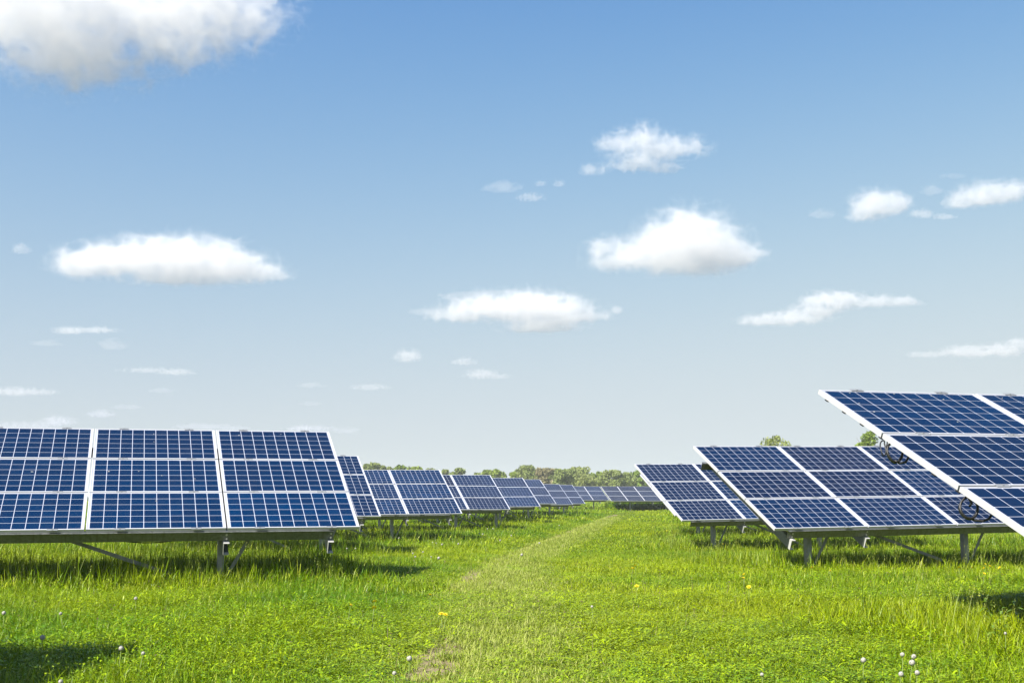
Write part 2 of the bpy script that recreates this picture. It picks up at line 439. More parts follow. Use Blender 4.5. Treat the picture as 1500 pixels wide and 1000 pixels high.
make_array('L1', -1.949, 16.104, -.388, 17.09, 26.59, .16, 5, -1, [-1.70, -4.8],
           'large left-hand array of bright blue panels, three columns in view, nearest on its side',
           cells_for=[(0, 0), (0, 1), (0, 2), (1, 0), (1, 1)], bright={(0, 0): 1.0, (0, 1): .62, (0, 2): .42, (1, 0): .72, (1, 1): .66, (1, 2): .45, (2, 0): .74, (2, 1): .6}, blueness=.6, rafters=[-1.66, -5.0, -.36])
make_array('L2', -2.786, 26.747, -.421, 17.91, 26.8, -.25, 3, -1, [-1.2], 'array mostly hidden behind the large left one, a narrow strip of cells showing', blueness=.35, rafters=[-.4, -3.7])
make_array('L3', -1.472, 37.338, -.512, 17.85, 26.46, .42, 5, -1, [-2.05, -5.0], 'third array of the left line, one and a half panel columns in view', blueness=.75, rafters=[-1.66, -.36, -5])
make_array('L4', -.058, 47.999, -.498, 17.81, 26.42, -.13, 5, -1, [-.45, -2.05, -5], 'fourth left array, a sliver of a second column left of its whole column', blueness=.4, rafters=[-1.6, -5], bright={(1, 2): .0})
make_array('L5', 1.349, 59.007, -.475, 17.73, 27.05, .55, 4, -1, [-1.9, -4.9], 'fifth array of the left line, one column of three panels before the treeline', blueness=.7, rafters=[-1.6])
make_array('L6', 2.438, 68.915, -.407, 18.21, 26.45, .01, 4, -1, [-1.5, -4.5], 'sixth array of the left line, small and narrow, between the fifth and the paired ones', blueness=.6, rafters=[-.9, -4.2])
make_array('L7', 4.009, 82.451, -.543, 17.64, 26.51, 0, 4, -1, [-1.5, -4.5], 'left one of the two tiny overlapping blue arrays before the far row', blueness=.6, rafters=[-.9, -4.2], full=False)
make_array('M7', 5.211, 89.21, -.526, 17.4, 26.5, 0, 4, -1, [-1.5, -4.5], 'right one of the two tiny overlapping blue arrays before the far row', blueness=.65, rafters=[-.9, -4.2], full=False)
make_array('L8', 9.476, 122.06, -.396, 16.76, 26.45, -.33, 4, -1, [-1.5, -4.5], 'far bluish array closing the aisle, left neighbour of the brown-grey one', blueness=.6, rafters=[-.9, -4.2], full=False)
make_array('L9', 9.116, 115.162, -.425, 16.94, 26.18, -.05, 6, 1, [2.0, 5.6], 'far brown-grey array closing the aisle under the middle of the treeline', blueness=.0, rafters=[.9, 4.2], full=False)
make_array('R1', 3.592, 8.388, -.352, 18.8, 25.26, .23, 4, 1, [2.6, 5.7], 'big cropped array with black cables hanging from its slanting left side',
           cells_for=[(0, 0), (0, 1), (0, 2), (1, 2), (1, 1)], blueness=.2, rafters=[1.9, 5.2], bright={(0, 2): .5, (1, 2): .3})
make_array('R2', 4.017, 19.241, -.492, 18.2, 26.79, .71, 5, 1, [.80, 3.75], 'right-hand array standing on pale posts, in front of the two lone treetops', blueness=.22, rafters=[1.66, 5.0, .33])
make_array('R3', 3.983, 29.444, -.559, 18.27, 27.09, .75, 4, 1, [1.0, 3.9], 'right-hand array partly covered by the array on pale posts, whole first column visible', blueness=.25, rafters=[1.66, 5], bright={(1, 0): .8})
make_array('R4', 5.197, 40.043, -.604, 18.26, 26.48, 0, 3, 1, [1.0, 3.9], 'right-hand array hidden but for a thin white slanting edge, above the far grass', blueness=.2, rafters=[1.66])
make_array('L0', -3.15, 4.95, -.40, 17.3, 26.6, 0, 3, -1, [-1.5], 'array left of the frame whose shadow falls on the lower left grass', blueness=.6, rafters=[-.4, -3.7])

def on_array(key, u, v, n):
    A, t, zl, rot, base = ARR[key]
    return base + rot @ (Vector((0, 0, zl)) + (plane_mat(t) @ Vector((u, v, n))))
# droppings on the glass, children of the panel under them
def fleck(key, u, v, s):
    s *= .5
    A, t, zl, rot, base = ARR[key]; rr = random.Random(u * 7 + v)
    q = MB(); k = 9; n = 0
    ring = [(s * (1 + .5 * rr.uniform(-1, 1)) * math.cos(i * 2 * math.pi / k), .8 * s * (1 + .6 * rr.uniform(-1, 1)) * math.sin(i * 2 * math.pi / k)) for i in range(k)]
    q.v = [(0, 0, .004)] + [(x, y, 0) for x, y in ring]; q.f = [[0, i + 1, (i + 1) % k + 1] for i in range(k)]
    m = q.mesh('bird_dropping'); m.materials.append(M['dropping'])
    cu = -(int(-u // PU) + 1) * PU + GAP if u < 0 else int(u // PU) * PU
    rj = min(2, int(v // PV)); best = PANELS[key, round(cu, 2), rj]
    o = new_obj('bird_dropping', m, best); o.location = (u - cu, v - rj * PV, -.002)
for a in (('L1', -2.52, 2.85, .02), ('L1', -2.52, 2.58, .016), ('L1', -3.1, 1.62, .028), ('L1', -3.2, 1.5, .018), ('L1', -2.42, 1.5, .025), ('L1', -2.0, 1.4, .02),
          ('L1', -1.33, 2.84, .03), ('L1', -.72, 2.9, .02), ('L1', -2.5, .75, .022), ('L1', -4.05, 1.6, .028), ('L1', -2.72, 1.62, .016),
          ('R1', .28, 2.95, .018), ('R1', .22, 2.7, .014), ('R1', .24, 2.5, .02), ('R1', .75, 2.96, .016), ('R1', 1.13, 2.93, .018), ('R1', 1.2, 2.85, .016), ('R1', .95, 2.3, .016), ('R1', 1.9, 2.92, .014)):
    fleck(*a)
# small black clips under the slanting edge of the right-hand array
for v in (2.86, 2.58, 2.3, 2.02, 1.3, 1.0):
    q = MB().box(-.006, -.022, -FD - .011, .012, .022, -FD - .001); m = q.mesh('clip'); m.materials.append(M['rubber'])
    local_part('clip', m, ARR['R1'][0], 0.0, v, 0, ARR['R1'][1], ARR['R1'][2])
# cable coils hanging from that edge
def coil(key, u, v, label, kind):
    p = on_array(key, u, v, -FD - .004); q = MB(); rr = random.Random(kind)
    def loop(cx, cz, rx, rz, tilt, turns, jit, ph=0):
        pts = []
        for i in range(int(26 * turns) + 1):
            a = ph + 2 * math.pi * i / 26
            pts.append((cx + rx * math.cos(a) + jit * math.sin(i * .7), .02 * math.sin(a * 1.3) + tilt * math.sin(a) + i * .0012, cz + rz * math.sin(a) + jit * math.cos(i * .53)))
        return pts
    if kind == 1:
        q.tube(loop(.055, -.085, .058, .085, .02, 1.9, .004, 1.2), 0.0092, 6)
        q.tube(loop(-.035, -.055, .022, .062, .03, 1.0, .003, .8), 0.006, 5)
        q.tube([(.05, .02, -.155), (.09, .02, -.178), (.135, .02, -.17), (.16, .02, -.13), (.150, .02, -.08)], .0095, 6)
        q.tube([(0, 0, 0), (-.01, .01, -.05), (.0, .01, -.12), (.03, .02, -.165)], .006, 5)
    else:
        q.tube(loop(.01, -.085, .062, .080, .02, 2.0, .003, 1.4), 0.0092, 6)
        q.tube([(.0, 0, -.0), (.015, .01, -.02), (.028, .0, -.05), (.012, .01, -.075)], 0.0095, 6)
        q.tube([(.0, .02, -.155), (.05, .02, -.175), (.10, .02, -.18), (.145, .02, -.165), (.165, .02, -.135), (.168, .02, -.10)], 0.0095, 6)
    m = q.mesh('cable_coil', True); m.materials.append(M['rubber'])
    o = new_obj('cable_coil', m); o.location = p; o.rotation_euler = (0, 0, R(-12))
    return tag(o, label, 'cable', 'black cables hanging under the right-hand array')
coil('R1', .02, 1.95, 'upper black cable coil hanging from the slanting edge of the big right array', 1)
coil('R1', .02, .915, 'lower black cable ring with a trailing end hanging from the big right array', 2)
# thin cable sagging under the front left array and under the array on pale posts
def sag(key, u0, u1, drop, label):
    a, b_ = on_array(key, u0, .35, -.2), on_array(key, u1, .35, -.2)
    pts = [a.lerp(b_, i / 14) - Vector((0, 0, drop * 4 * (i / 14) * (1 - i / 14))) for i in range(15)]
    q = MB().tube([p - a for p in pts], .007, 5); m = q.mesh('cable', True); m.materials.append(M['rubber'])
    o = new_obj('cable', m); o.location = a; tag(o, label, 'cable')
sag('L1', -3.4, -1.75, .16, 'thin black cable sagging below the beam of the closest left array')
sag('R2', 1.7, 3.2, .10, 'thin black cable sagging below the beam of the array on pale posts')

# ------------------------------------------------------------------ trees
def leaf_quads(P, size, rng, flat=.0):
    n = len(P); a = rng.normal(size=(n, 3)); a /= np.linalg.norm(a, axis=1)[:, None]
    b_ = np.cross(a, rng.normal(size=(n, 3))); b_ /= np.linalg.norm(b_, axis=1)[:, None]
    s = size * rng.uniform(.6, 1.4, (n, 1))
    V = np.stack([P - a * s, P + b_ * s * .55, P + a * s, P - b_ * s * .55], 1).reshape(-1, 3)
    return V, np.arange(4 * n).reshape(n, 4)
def make_tree(px, topy, wpx, d, label, mat, dens=1.0, sparse=0.0, lean=0.0, shape=0, group='trees of the far treeline', name='tree', basew=1.0):
    rng = np.random.default_rng(int(px * 13 + topy))
    sc = d / F_PX; X = (px - 750) * sc; Yd = d
    H = (HORIZON - topy) * sc + CAM_H + .12; W = wpx * sc
    base = Vector((X, Yd, -.12))
    T = thing(name, base, label, 'tree', group)
    q = MB(); r0 = max(.09, H * .018)
    top = Vector((lean * W, 0, H * .7))
    q.tube([(0, 0, -.3), (0, 0, H * .2), tuple(top * .6), tuple(top)], [r0, r0 * .8, r0 * .5, r0 * .15], 7)
    nb = 9; tips = []
    for i in range(nb):
        t0 = rng.uniform(.22, .62); p0 = Vector((0, 0, H * t0)) + Vector((lean * W * t0, 0, 0)); an = rng.uniform(0, 2 * math.pi)
        ln = W * rng.uniform(.28, .46); up = H * rng.uniform(.14, .34)
        p1 = p0 + Vector((math.cos(an) * ln * .5, math.sin(an) * ln * .5, up * .6)); p2 = p0 + Vector((math.cos(an) * ln, math.sin(an) * ln, up))
        q.tube([p0, p1, p2], [r0 * .35, r0 * .22, r0 * .07], 5); tips.append(p2)
    m = q.mesh('trunk', True); m.materials.append(M['bark']); new_obj('trunk', m, T)
    # clumps of leaves over an uneven crown
    nc = int(40 * dens); C = []
    for i in range(nc):
        z = rng.uniform(.16, 1.0); prof = [math.sqrt(max(.02, 1 - ((z - .52) / .52) ** 2)), 1.05 - .72 * z, .55 + .45 * math.sin(z * 3.0)][shape]
        an = rng.uniform(0, 2 * math.pi); rr = math.sqrt(rng.uniform(.05, 1)) * prof * W * .46
        C.append((math.cos(an) * rr + lean * W * z, math.sin(an) * rr, min(z * H * .95, H * .93), rng.uniform(.6, 1.25) * min(W * .19, H * .16)))
    C.append((lean * W, 0, H * .93, H * .07))
    pts = []; lv = []
    for (cx, cy_, cz, cr) in C:
        n = int(120 * (1 - sparse)); v = rng.normal(size=(n, 3)); v /= np.linalg.norm(v, axis=1)[:, None]
        v *= (rng.uniform(.25, 1, (n, 1)) ** .5) * cr; v[:, 2] *= .85
        pts.append(v + (cx, cy_, cz)); lv.append(np.full(n, rng.random()) * .6 + rng.random(n) * .4)
    P = np.concatenate(pts); P = P[P[:, 2] > H * .06]; L = np.concatenate(lv)[:len(P)]
    P[:, 2] = np.minimum(P[:, 2], H * (.94 + .06 * rng.random(len(P))))
    V, Fq = leaf_quads(P, 1.9 * sc, rng)
    m = np_mesh('crown', V, Fq, 4); a = m.attributes.new('leaf', 'FLOAT', 'POINT'); a.data.foreach_set('value', np.repeat(L, 4).astype(np.float32))
    m.materials.append(M[mat]); new_obj('crown', m, T)
    return T
TREES = [
 (514, 700, 22, 'pale treetop just clearing the second left array', 'willow', 0), (537, 679, 15, 'leftmost small pale treetop above the third left array', 'willow', 0),
 (549, 677.5, 19, 'round pale treetop above the left end of the third left array', 'willow', 0), (562, 681, 11, 'narrow low treetop between two rounder ones above the third left array', 'willow', 0),
 (571, 683, 14, 'pale low treetop above the joint of the third left array', 'willow', 0), (585, 681, 15, 'darker green treetop above the third left array', 'green_tree', 0),
 (609, 683.5, 22, 'wide low treetop above the right part of the third left array', 'green_tree', 0), (632, 686, 16, 'dim pale treetop above the right end of the third left array', 'willow', 0),
 (655, 687.5, 14, 'left of two pale treetops above the left end of the fourth left array', 'willow', 0), (670, 685.5, 18, 'right of two pale treetops above the left end of the fourth left array', 'willow', 0),
 (698, 692, 16, 'low treetop above the middle of the fourth left array', 'willow', 0), (711, 687.5, 10, 'slim pointed treetop above the right end of the fourth left array', 'green_tree', 1),
 (726, 686.5, 23, 'rounded green treetop above the gap after the fourth left array', 'green_tree', 0), (753, 691, 13, 'small yellowish tree at the left foot of the peaked tree', 'green_tree', 0),
 (770, 681.5, 36, 'peaked pale tree, tallest of the treeline', 'willow', 1), (797, 685, 22, 'sparse reddish budding tree right of the peaked tree', 'reddish', 0),
 (789, 696, 26, 'low deep green bush under the reddish tree', 'green_tree', 0), (813, 685.5, 17, 'pale tree right of the reddish budding tree', 'willow', 0),
 (828, 687, 24, 'broad pale tree in the middle of the treeline', 'willow', 0), (848, 683.5, 29, 'large pale tree above the last left array', 'willow', 0),
 (845, 700, 16, 'low yellow-green bush before the large pale tree', 'green_tree', 0), (876, 690.5, 25, 'yellow-green round tree above the far bluish array', 'green_tree', 0),
 (900, 688.5, 29, 'grey-green broad tree above the far brown-grey array', 'willow', 0), (918, 692, 16, 'lower hazy tree right of the grey-green broad tree', 'willow', 0),
 (933, 689, 24, 'round green tree next to the second right array', 'green_tree', 0), (957, 690, 24, 'tree of the line hidden behind the second right array', 'willow', 0),
 (860, 696, 18, 'lower pale tree in the dip of the treeline', 'willow', 0)]
for i, (px, ty, wp, lab, mt, shp) in enumerate(TREES):
    make_tree(px, ty, wp * 1.65, 285 + (i * 37) % 30, lab, mt, 1.15 if wp > 20 else .9, 0, 0, shp)
make_tree(1136, 636.5, 54, 150, 'wide sparse pale treetop above the array on pale posts', 'willow', 1.5, .35, 0, 0, 'lone treetops on the right')
make_tree(1269, 630, 40, 140, 'greener treetop with a broken left side near the hanging cables', 'green_tree', 1.3, .15, .05, 0, 'lone treetops on the right')

# ------------------------------------------------------------------ clouds: lumpy bodies filled with thin white vapour
def cloud_mat(name, dens):
    m = bpy.data.materials.new(name); m.use_nodes = True; nt = m.node_tree; nt.nodes.remove(nt.nodes['Principled BSDF'])
    v = nt.nodes.new('ShaderNodeVolumePrincipled'); v.inputs['Color'].default_value = (.90, .90, .90, 1); v.inputs['Density'].default_value = dens
    v.inputs['Anisotropy'].default_value = .1
    nt.links.new(v.outputs[0], nt.nodes['Material Output'].inputs['Volume']); return m
def vn3(P, seed):
    I = np.floor(P).astype(np.int64); Fq = P - I; Fq = Fq * Fq * (3 - 2 * Fq)
    def h(dx, dy, dz):
        n = ((I[..., 0] + dx) * 374761393 + (I[..., 1] + dy) * 668265263 + (I[..., 2] + dz) * 1440662683 + seed * 974711) & 0x7fffffff
        n = ((n ^ (n >> 13)) * 1274126177) & 0x7fffffff
        return ((n ^ (n >> 16)) & 0xffff) / 65535.0
    fx, fy, fz = Fq[..., 0], Fq[..., 1], Fq[..., 2]
    a = [[h(0, j, k) * (1 - fx) + h(1, j, k) * fx for k in (0, 1)] for j in (0, 1)]
    return (a[0][0] * (1 - fy) + a[1][0] * fy) * (1 - fz) + (a[0][1] * (1 - fy) + a[1][1] * fy) * fz
def fbm3(P, seed, octv=5, bil=False):
    s_, a, t_ = 0, .5, 0
    for o_ in range(octv):
        n = vn3(P * 2 ** o_ + o_ * 17.3, seed + o_)
        s_ = s_ + a * (np.abs(2 * n - 1) if bil else n); t_ += a; a *= .55
    return s_ / t_
def surface_net(Fv, iso):
    """closed quad surface of a sampled field (naive surface nets)"""
    S = Fv > iso; nx_, ny_, nz_ = S.shape
    c8 = [(i, j, k) for i in (0, 1) for j in (0, 1) for k in (0, 1)]
    def sl(a, i, j, k): return a[i:nx_ - 1 + i, j:ny_ - 1 + j, k:nz_ - 1 + k]
    cnt = sum(sl(S, *c).astype(np.int8) for c in c8); act = (cnt > 0) & (cnt < 8)
    acc = np.zeros(act.shape + (3,)); num = np.zeros(act.shape)
    for a in c8:
        for b_ in c8:
            if sum(b_) - sum(a) == 1 and all(y >= x for x, y in zip(a, b_)):
                fa, fb = sl(Fv, *a), sl(Fv, *b_); cr = (fa > iso) != (fb > iso)
                t_ = np.where(cr, (iso - fa) / np.where(cr, fb - fa, 1), 0)
                for ax in range(3): acc[..., ax] += np.where(cr, a[ax] + t_ * (b_[ax] - a[ax]), 0)
                num += cr
    vid = np.full(act.shape, -1); vid[act] = np.arange(act.sum()); ii = np.argwhere(act)
    V = ii + acc[act] / num[act][:, None]
    quads = []
    for ax in range(3):
        u, v = [(1, 2), (2, 0), (0, 1)][ax]
        A_ = np.moveaxis(S, (ax, u, v), (0, 1, 2)); W = np.moveaxis(vid, (ax, u, v), (0, 1, 2))
        d0, d1 = A_[:-1, 1:-1, 1:-1], A_[1:, 1:-1, 1:-1]
        q = np.stack([W[:, :-1, :-1], W[:, 1:, :-1], W[:, 1:, 1:], W[:, :-1, 1:]], -1)
        quads += [q[d0 & ~d1], q[~d0 & d1][:, ::-1]]
    return V, np.concatenate(quads)
CLOUD_Z = 700.0
def make_cloud(label, lobes, vox, tau, seed, amp=.55, wisp=False, nscale=1.0, flat=.6, name='cloud', depth=1.0):
    L = np.array(lobes, float) * (1, 1, 1.06, 1.08)      # columns: centre x, centre y, half width, half height, as seen
    cx, cy_ = (L[:, 0] - L[:, 2]).min() * .5 + (L[:, 0] + L[:, 2]).max() * .5, (L[:, 1] + L[:, 3]).max()
    el = math.atan((HORIZON - cy_) / F_PX); D = min(CLOUD_Z / math.tan(max(el, .02)), 14000); k = D / F_PX
    ext = 1.55
    x0, x1 = (L[:, 0] - L[:, 2] * ext).min(), (L[:, 0] + L[:, 2] * ext).max(); y0, y1 = (L[:, 1] - L[:, 3] * ext).min(), (L[:, 1] + L[:, 3] * ext).max()
    rd = np.minimum(L[:, 2], L[:, 3] * 1.6) * depth; dz = rd.max() * 1.3
    gx = np.arange(x0, x1 + vox, vox); gy = np.arange(y0, y1 + vox, vox); gz = np.arange(-dz, dz + vox, vox)
    Xg, Yg, Zg = np.meshgrid(gx, gy, gz, indexing='ij')
    acc = np.zeros_like(Xg); K = 7.0
    rsd = random.Random(seed)
    for (lx, ly, rx, ry), rz in zip(L, rd):
        dyv = (Yg - ly) / np.where(Yg > ly, ry * flat, ry); oz = rsd.uniform(-.3, .3) * rz
        acc += np.exp(K * (1 - np.sqrt(((Xg - lx) / rx) ** 2 + dyv ** 2 + ((Zg - oz) / rz) ** 2)))
    Fv = np.log(acc + 1e-9) / K
    r_ = np.sqrt((L[:, 3] ** 2).mean()) * 1.1 * nscale
    P = np.stack([Xg, Yg * 1.25, Zg], -1) / (r_ * .85)
    P = P + .35 * np.stack([vn3(P * 1.7, seed + 50), vn3(P * 1.7, seed + 60), vn3(P * 1.7, seed + 70)], -1)
    nz = fbm3(P, seed, 6 if vox < 3 else 5, True) if not wisp else fbm3(P * np.array([.7, 1.2, 1.]), seed, 6)
    nz = nz - nz[Fv > -.2].mean()
    Fv = Fv - amp * nz * (2.2 if wisp else 3.0) + .05
    Fv[[0, -1]] = -1; Fv[:, [0, -1]] = -1; Fv[:, :, [0, -1]] = -1
    org = Vector(((cx - 750) * k, D, CLOUD_Z if el > .06 else D * math.tan(el)))
    thick = rd.max() * 2 * k
    isos = [(-.13, .07), (-.04, .14), (.06, .3), (.18, .7), (.34, 1.4)] if not wisp else [(-.08, .9), (.10, 1.6)]
    top = None; CT = .115 if vox > 1.8 else (.10 if vox > 1.05 else .08)
    for n_, (iso, wt) in enumerate(isos):
        if (Fv > iso).sum() < 20: continue
        V, Q = surface_net(Fv, iso)
        V = np.stack([(x0 + V[:, 0] * vox - cx) * k, (-dz + V[:, 2] * vox) * k, (cy_ - (y0 + V[:, 1] * vox)) * k], 1)
        m = np_mesh(name if top is None else 'inner_vapour', V, Q, 4)
        m.materials.append(cloud_mat('cloud_vapour', tau * CT * wt / thick))
        o = new_obj(name if top is None else 'inner_vapour', m, top)
        if top is None: top = o; o.location = org; tag(o, label, 'cloud', 'fair-weather clouds')
CLOUDS = [
 ('big grey-white cloud cut off by the upper left corner', [(20, -25, 120, 85), (60, 25, 85, 62), (150, -15, 150, 60), (265, -20, 115, 62), (340, 0, 45, 36), (110, 78, 52, 34), (92, 98, 30, 18), (185, 62, 30, 40), (240, 64, 42, 24), (308, 40, 26, 20), (30, 60, 26, 26)], 3.2, 11, 1, .95, False, .72, .95),
 ('long white cloud above the left arrays, higher in its middle', [(112, 383, 50, 28), (150, 375, 42, 24), (190, 383, 62, 30), (255, 380, 78, 34), (320, 385, 62, 34), (368, 397, 40, 18), (398, 403, 24, 9), (280, 400, 110, 24)], 2.4, 9, 2, .5),
 ('brightest domed cloud, right of centre', [(1008, 356, 66, 48), (1052, 364, 52, 40), (965, 370, 62, 30), (1085, 372, 34, 22), (888, 362, 28, 18), (905, 380, 40, 20), (985, 388, 98, 22), (1118, 367, 16, 8)], 2.2, 10, 3, .5),
 ('ragged cloud with an upturned right tip, high right of centre', [(915, 203, 34, 17), (945, 200, 36, 22), (985, 210, 52, 18), (1028, 208, 18, 15), (940, 232, 45, 16), (870, 241, 18, 9), (975, 236, 28, 10)], 2.0, 5, 4, .75),
 ('broad flat cloud over the middle of the arrays, with a small detached tip', [(665, 461, 42, 15), (715, 452, 62, 24), (775, 450, 62, 26), (815, 456, 55, 26), (865, 463, 34, 10), (790, 476, 60, 15), (905, 455, 9, 7)], 2.2, 8, 5, .5),
 ('faint veil on the upper left side of the broad flat cloud', [(680, 433, 34, 8), (615, 456, 14, 6)], 1.6, 1.0, 6, .8, True),
 ('rounded cloud on the right with a point towards its neighbour', [(1290, 300, 36, 25), (1312, 296, 30, 20), (1338, 288, 12, 8), (1268, 310, 18, 14)], 1.9, 6, 7, .55),
 ('small puff between the two clouds high on the right', [(1360, 309, 16, 8), (1395, 312, 20, 5)], 1.4, 2.5, 8, .7),
 ('cloud cut by the right edge, upper one of two', [(1452, 282, 40, 20), (1490, 277, 34, 18), (1415, 294, 22, 10)], 1.9, 6, 9, .55),
 ('long cloud in two steps low on the right', [(1130, 469, 44, 11), (1175, 466, 44, 13), (1200, 453, 34, 14), (1210, 440, 30, 13), (1240, 440, 40, 15), (1285, 441, 36, 11), (1330, 441, 30, 9)], 1.9, 5, 10, .55),
 ('flat streaky cloud cut by the right edge, lower one of two', [(1360, 520, 30, 6), (1425, 516, 42, 11), (1475, 514, 42, 12), (1500, 504, 22, 9)], 1.8, 4, 11, .6),
 ('small oval cloud left of the centre above the treeline', [(596, 523, 20, 11)], 1.0, 4, 12, .5),
 ('upper small cloud of the pair near the centre', [(680, 531, 17, 7)], 1.0, 2.5, 13, .55),
 ('lower flat cloud of the pair near the centre', [(705, 550, 25, 9), (730, 552, 18, 5)], 1.0, 3, 14, .55),
 ('thin flat streak of cloud below the long left cloud', [(95, 484, 26, 7), (135, 484, 32, 6)], 1.2, 3, 15, .55),
 ('narrow streak of cloud lower on the left', [(210, 543, 36, 5), (255, 546, 26, 6)], 1.2, 2, 16, .6),
 ('flat cloud low at the left photo edge', [(15, 575, 32, 8), (52, 575, 28, 6)], 1.2, 2.5, 17, .6),
 ('little domed cloud above the left array', [(148, 608, 20, 7)], 1.0, 2.2, 18, .55),
 ('low band of cloud just above the left end of the big array', [(15, 624, 40, 6), (85, 619, 26, 9), (55, 624, 40, 6)], 1.3, 2.2, 19, .6),
 ('small cloud low over the gap between the left arrays', [(540, 568, 26, 6)], 1.0, 2, 20, .6),
 ('low cloud just above the right end of the big left array', [(455, 629, 34, 6)], 1.1, 2.2, 21, .55),
 ('tiny puff at the left edge', [(16, 361, 12, 9)], .9, 2.0, 22, .7),
 ('broken wisp left of the ragged cloud', [(735, 267, 24, 9)], 1.1, 1.0, 23, .8, True),
 ('denser scrap of cloud below the broken wisp', [(777, 283, 20, 8), (793, 261, 9, 5)], 1.1, 1.6, 24, .7),
 ('tiny scrap between the broken wisp and the ragged cloud', [(820, 262, 9, 7)], .9, 1.4, 25, .6),
 ('pale scrap left of the rounded cloud', [(1212, 308, 18, 7)], 1.0, .9, 26, .8, True),
 ('faint curl above the small puff on the right', [(1380, 272, 14, 9), (1412, 250, 18, 4)], 1.1, .8, 27, .8, True),
 ('faint flat scrap beneath the thin left streak', [(62, 503, 20, 5)], 1.0, .7, 28, .7, True),
 ('faint ragged scrap right of the thin left streak', [(160, 506, 18, 9)], 1.0, .9, 29, .8, True),
 ('very faint line of cloud in the middle left', [(455, 565, 18, 4)], .9, .9, 30, .7, True),
 ('very faint lower line of cloud in the middle left', [(456, 592, 14, 3.5)], .8, .8, 31, .7, True),
 ('faint band near the top right corner of the big left array', [(508, 632, 18, 5)], .9, .9, 32, .7, True),
 ('faint band above the middle of the big left array', [(300, 626, 40, 5), (340, 628, 24, 4)], 1.1, 1.0, 33, .7, True),
 ('faint small scrap over the left part of the big array', [(235, 573, 16, 4), (185, 597, 20, 4)], 1.0, .8, 34, .7, True)]
for c_ in CLOUDS: make_cloud(*c_)

# ------------------------------------------------------------------ air
hz = MB().box(-7000, -3500, -3.0, 7000, 9500, 16.0).mesh('haze'); hm = bpy.data.materials.new('haze'); hm.use_nodes = True
hm.node_tree.nodes.remove(hm.node_tree.nodes['Principled BSDF']); hv = hm.node_tree.nodes.new('ShaderNodeVolumePrincipled')
hv.inputs['Color'].default_value = (.93, .97, 1, 1); hv.inputs['Density'].default_value = .0003
hm.node_tree.links.new(hv.outputs[0], hm.node_tree.nodes['Material Output'].inputs['Volume'])
ho = new_obj('haze', hz, None, hm); ho['kind'] = 'stuff'

# ------------------------------------------------------------------ meadow plants
HID = bpy.data.collections.new('plant_sources')         # source shapes for the geometry nodes, not linked to the scene
def blade(rng, bx, by, L, wd, az, lean, curl, seg=3):
    V = []; d = Vector((math.cos(az), math.sin(az), 0)); sdv = Vector((-math.sin(az + rng.normal() * .5), math.cos(az), 0))
    p = Vector((bx, by, -.01)); an = lean; step = L / seg
    for i in range(seg + 1):
        f = i / seg; ww = wd * (1 - f) ** .7 * .5 if i < seg else 0
        if i < seg: V += [p - sdv * ww, p + sdv * ww]
        else: V.append(p)
        p = p + (d * math.sin(an) + Vector((0, 0, 1)) * math.cos(an)) * step; an += curl / seg
    return V
class Plant:
    def __init__(s): s.v = []; s.f = []; s.l = []
    def add_blade(s, V, leaf):
        n = len(s.v); s.v += [tuple(p) for p in V]; s.l += [leaf] * len(V); k = (len(V) - 1) // 2
        for i in range(k - 1): s.f.append([n + 2 * i, n + 2 * i + 1, n + 2 * i + 3, n + 2 * i + 2])
        s.f.append([n + 2 * k - 2, n + 2 * k - 1, n + 2 * k])
    def add_leaf(s, p, az, el, L, wd, leaf, droop=.5):
        d = Vector((math.cos(az) * math.cos(el), math.sin(az) * math.cos(el), math.sin(el))); sdv = Vector((-math.sin(az), math.cos(az), 0))
        nrm = sdv.cross(d); p = Vector(p); n = len(s.v)
        c1 = p + d * L * .45; c2 = p + d * L - Vector((0, 0, L * droop * .5))
        s.v += [tuple(p), tuple(c1 + sdv * wd * .5 - nrm * wd * .15), tuple(c2), tuple(c1 - sdv * wd * .5 - nrm * wd * .15), tuple(c1 + nrm * wd * .12)]
        s.l += [leaf] * 5; s.f += [[n, n + 1, n + 4], [n + 1, n + 2, n + 4], [n + 2, n + 3, n + 4], [n + 3, n, n + 4]]
    def source(s, name, mat):
        m = bpy.data.meshes.new(name); m.from_pydata(s.v, [], s.f)
        a = m.attributes.new('leaf', 'FLOAT', 'POINT'); a.data.foreach_set('value', s.l); m.materials.append(M[mat])
        m.polygons.foreach_set('use_smooth', [True] * len(m.polygons))
        o = bpy.data.objects.new(name, m); return o
def src_grass(seed, nb, h, r, wd, lean=.5, curl=1.2, dry=.2, name='grass_source', mat='grass'):
    rng = np.random.default_rng(seed); p = Plant()
    for i in range(nb):
        rr = r * math.sqrt(rng.random()); a = rng.uniform(0, 6.283)
        lf = rng.random() * .5 if rng.random() > dry else rng.uniform(.6, 1)
        p.add_blade(blade(rng, rr * math.cos(a), rr * math.sin(a), h * rng.uniform(.45, 1.15), wd * rng.uniform(.6, 1.3), rng.uniform(0, 6.283), abs(rng.normal()) * lean * .6, rng.uniform(.1, curl)), lf)
    return p.source(name, mat)
def src_herb(seed, n, h, r, L, wd, name='herb_source', mat='herb'):
    rng = np.random.default_rng(seed); p = Plant()
    for i in range(n):
        rr = r * math.sqrt(rng.random()); a = rng.uniform(0, 6.283); z = h * rng.uniform(.25, 1)
        p.add_leaf((rr * math.cos(a), rr * math.sin(a), z), rng.uniform(0, 6.283), rng.uniform(-.2, .8), L * rng.uniform(.5, 1.3), wd * rng.uniform(.7, 1.2), rng.random(), rng.uniform(.1, .8))
    return p.source(name, mat)
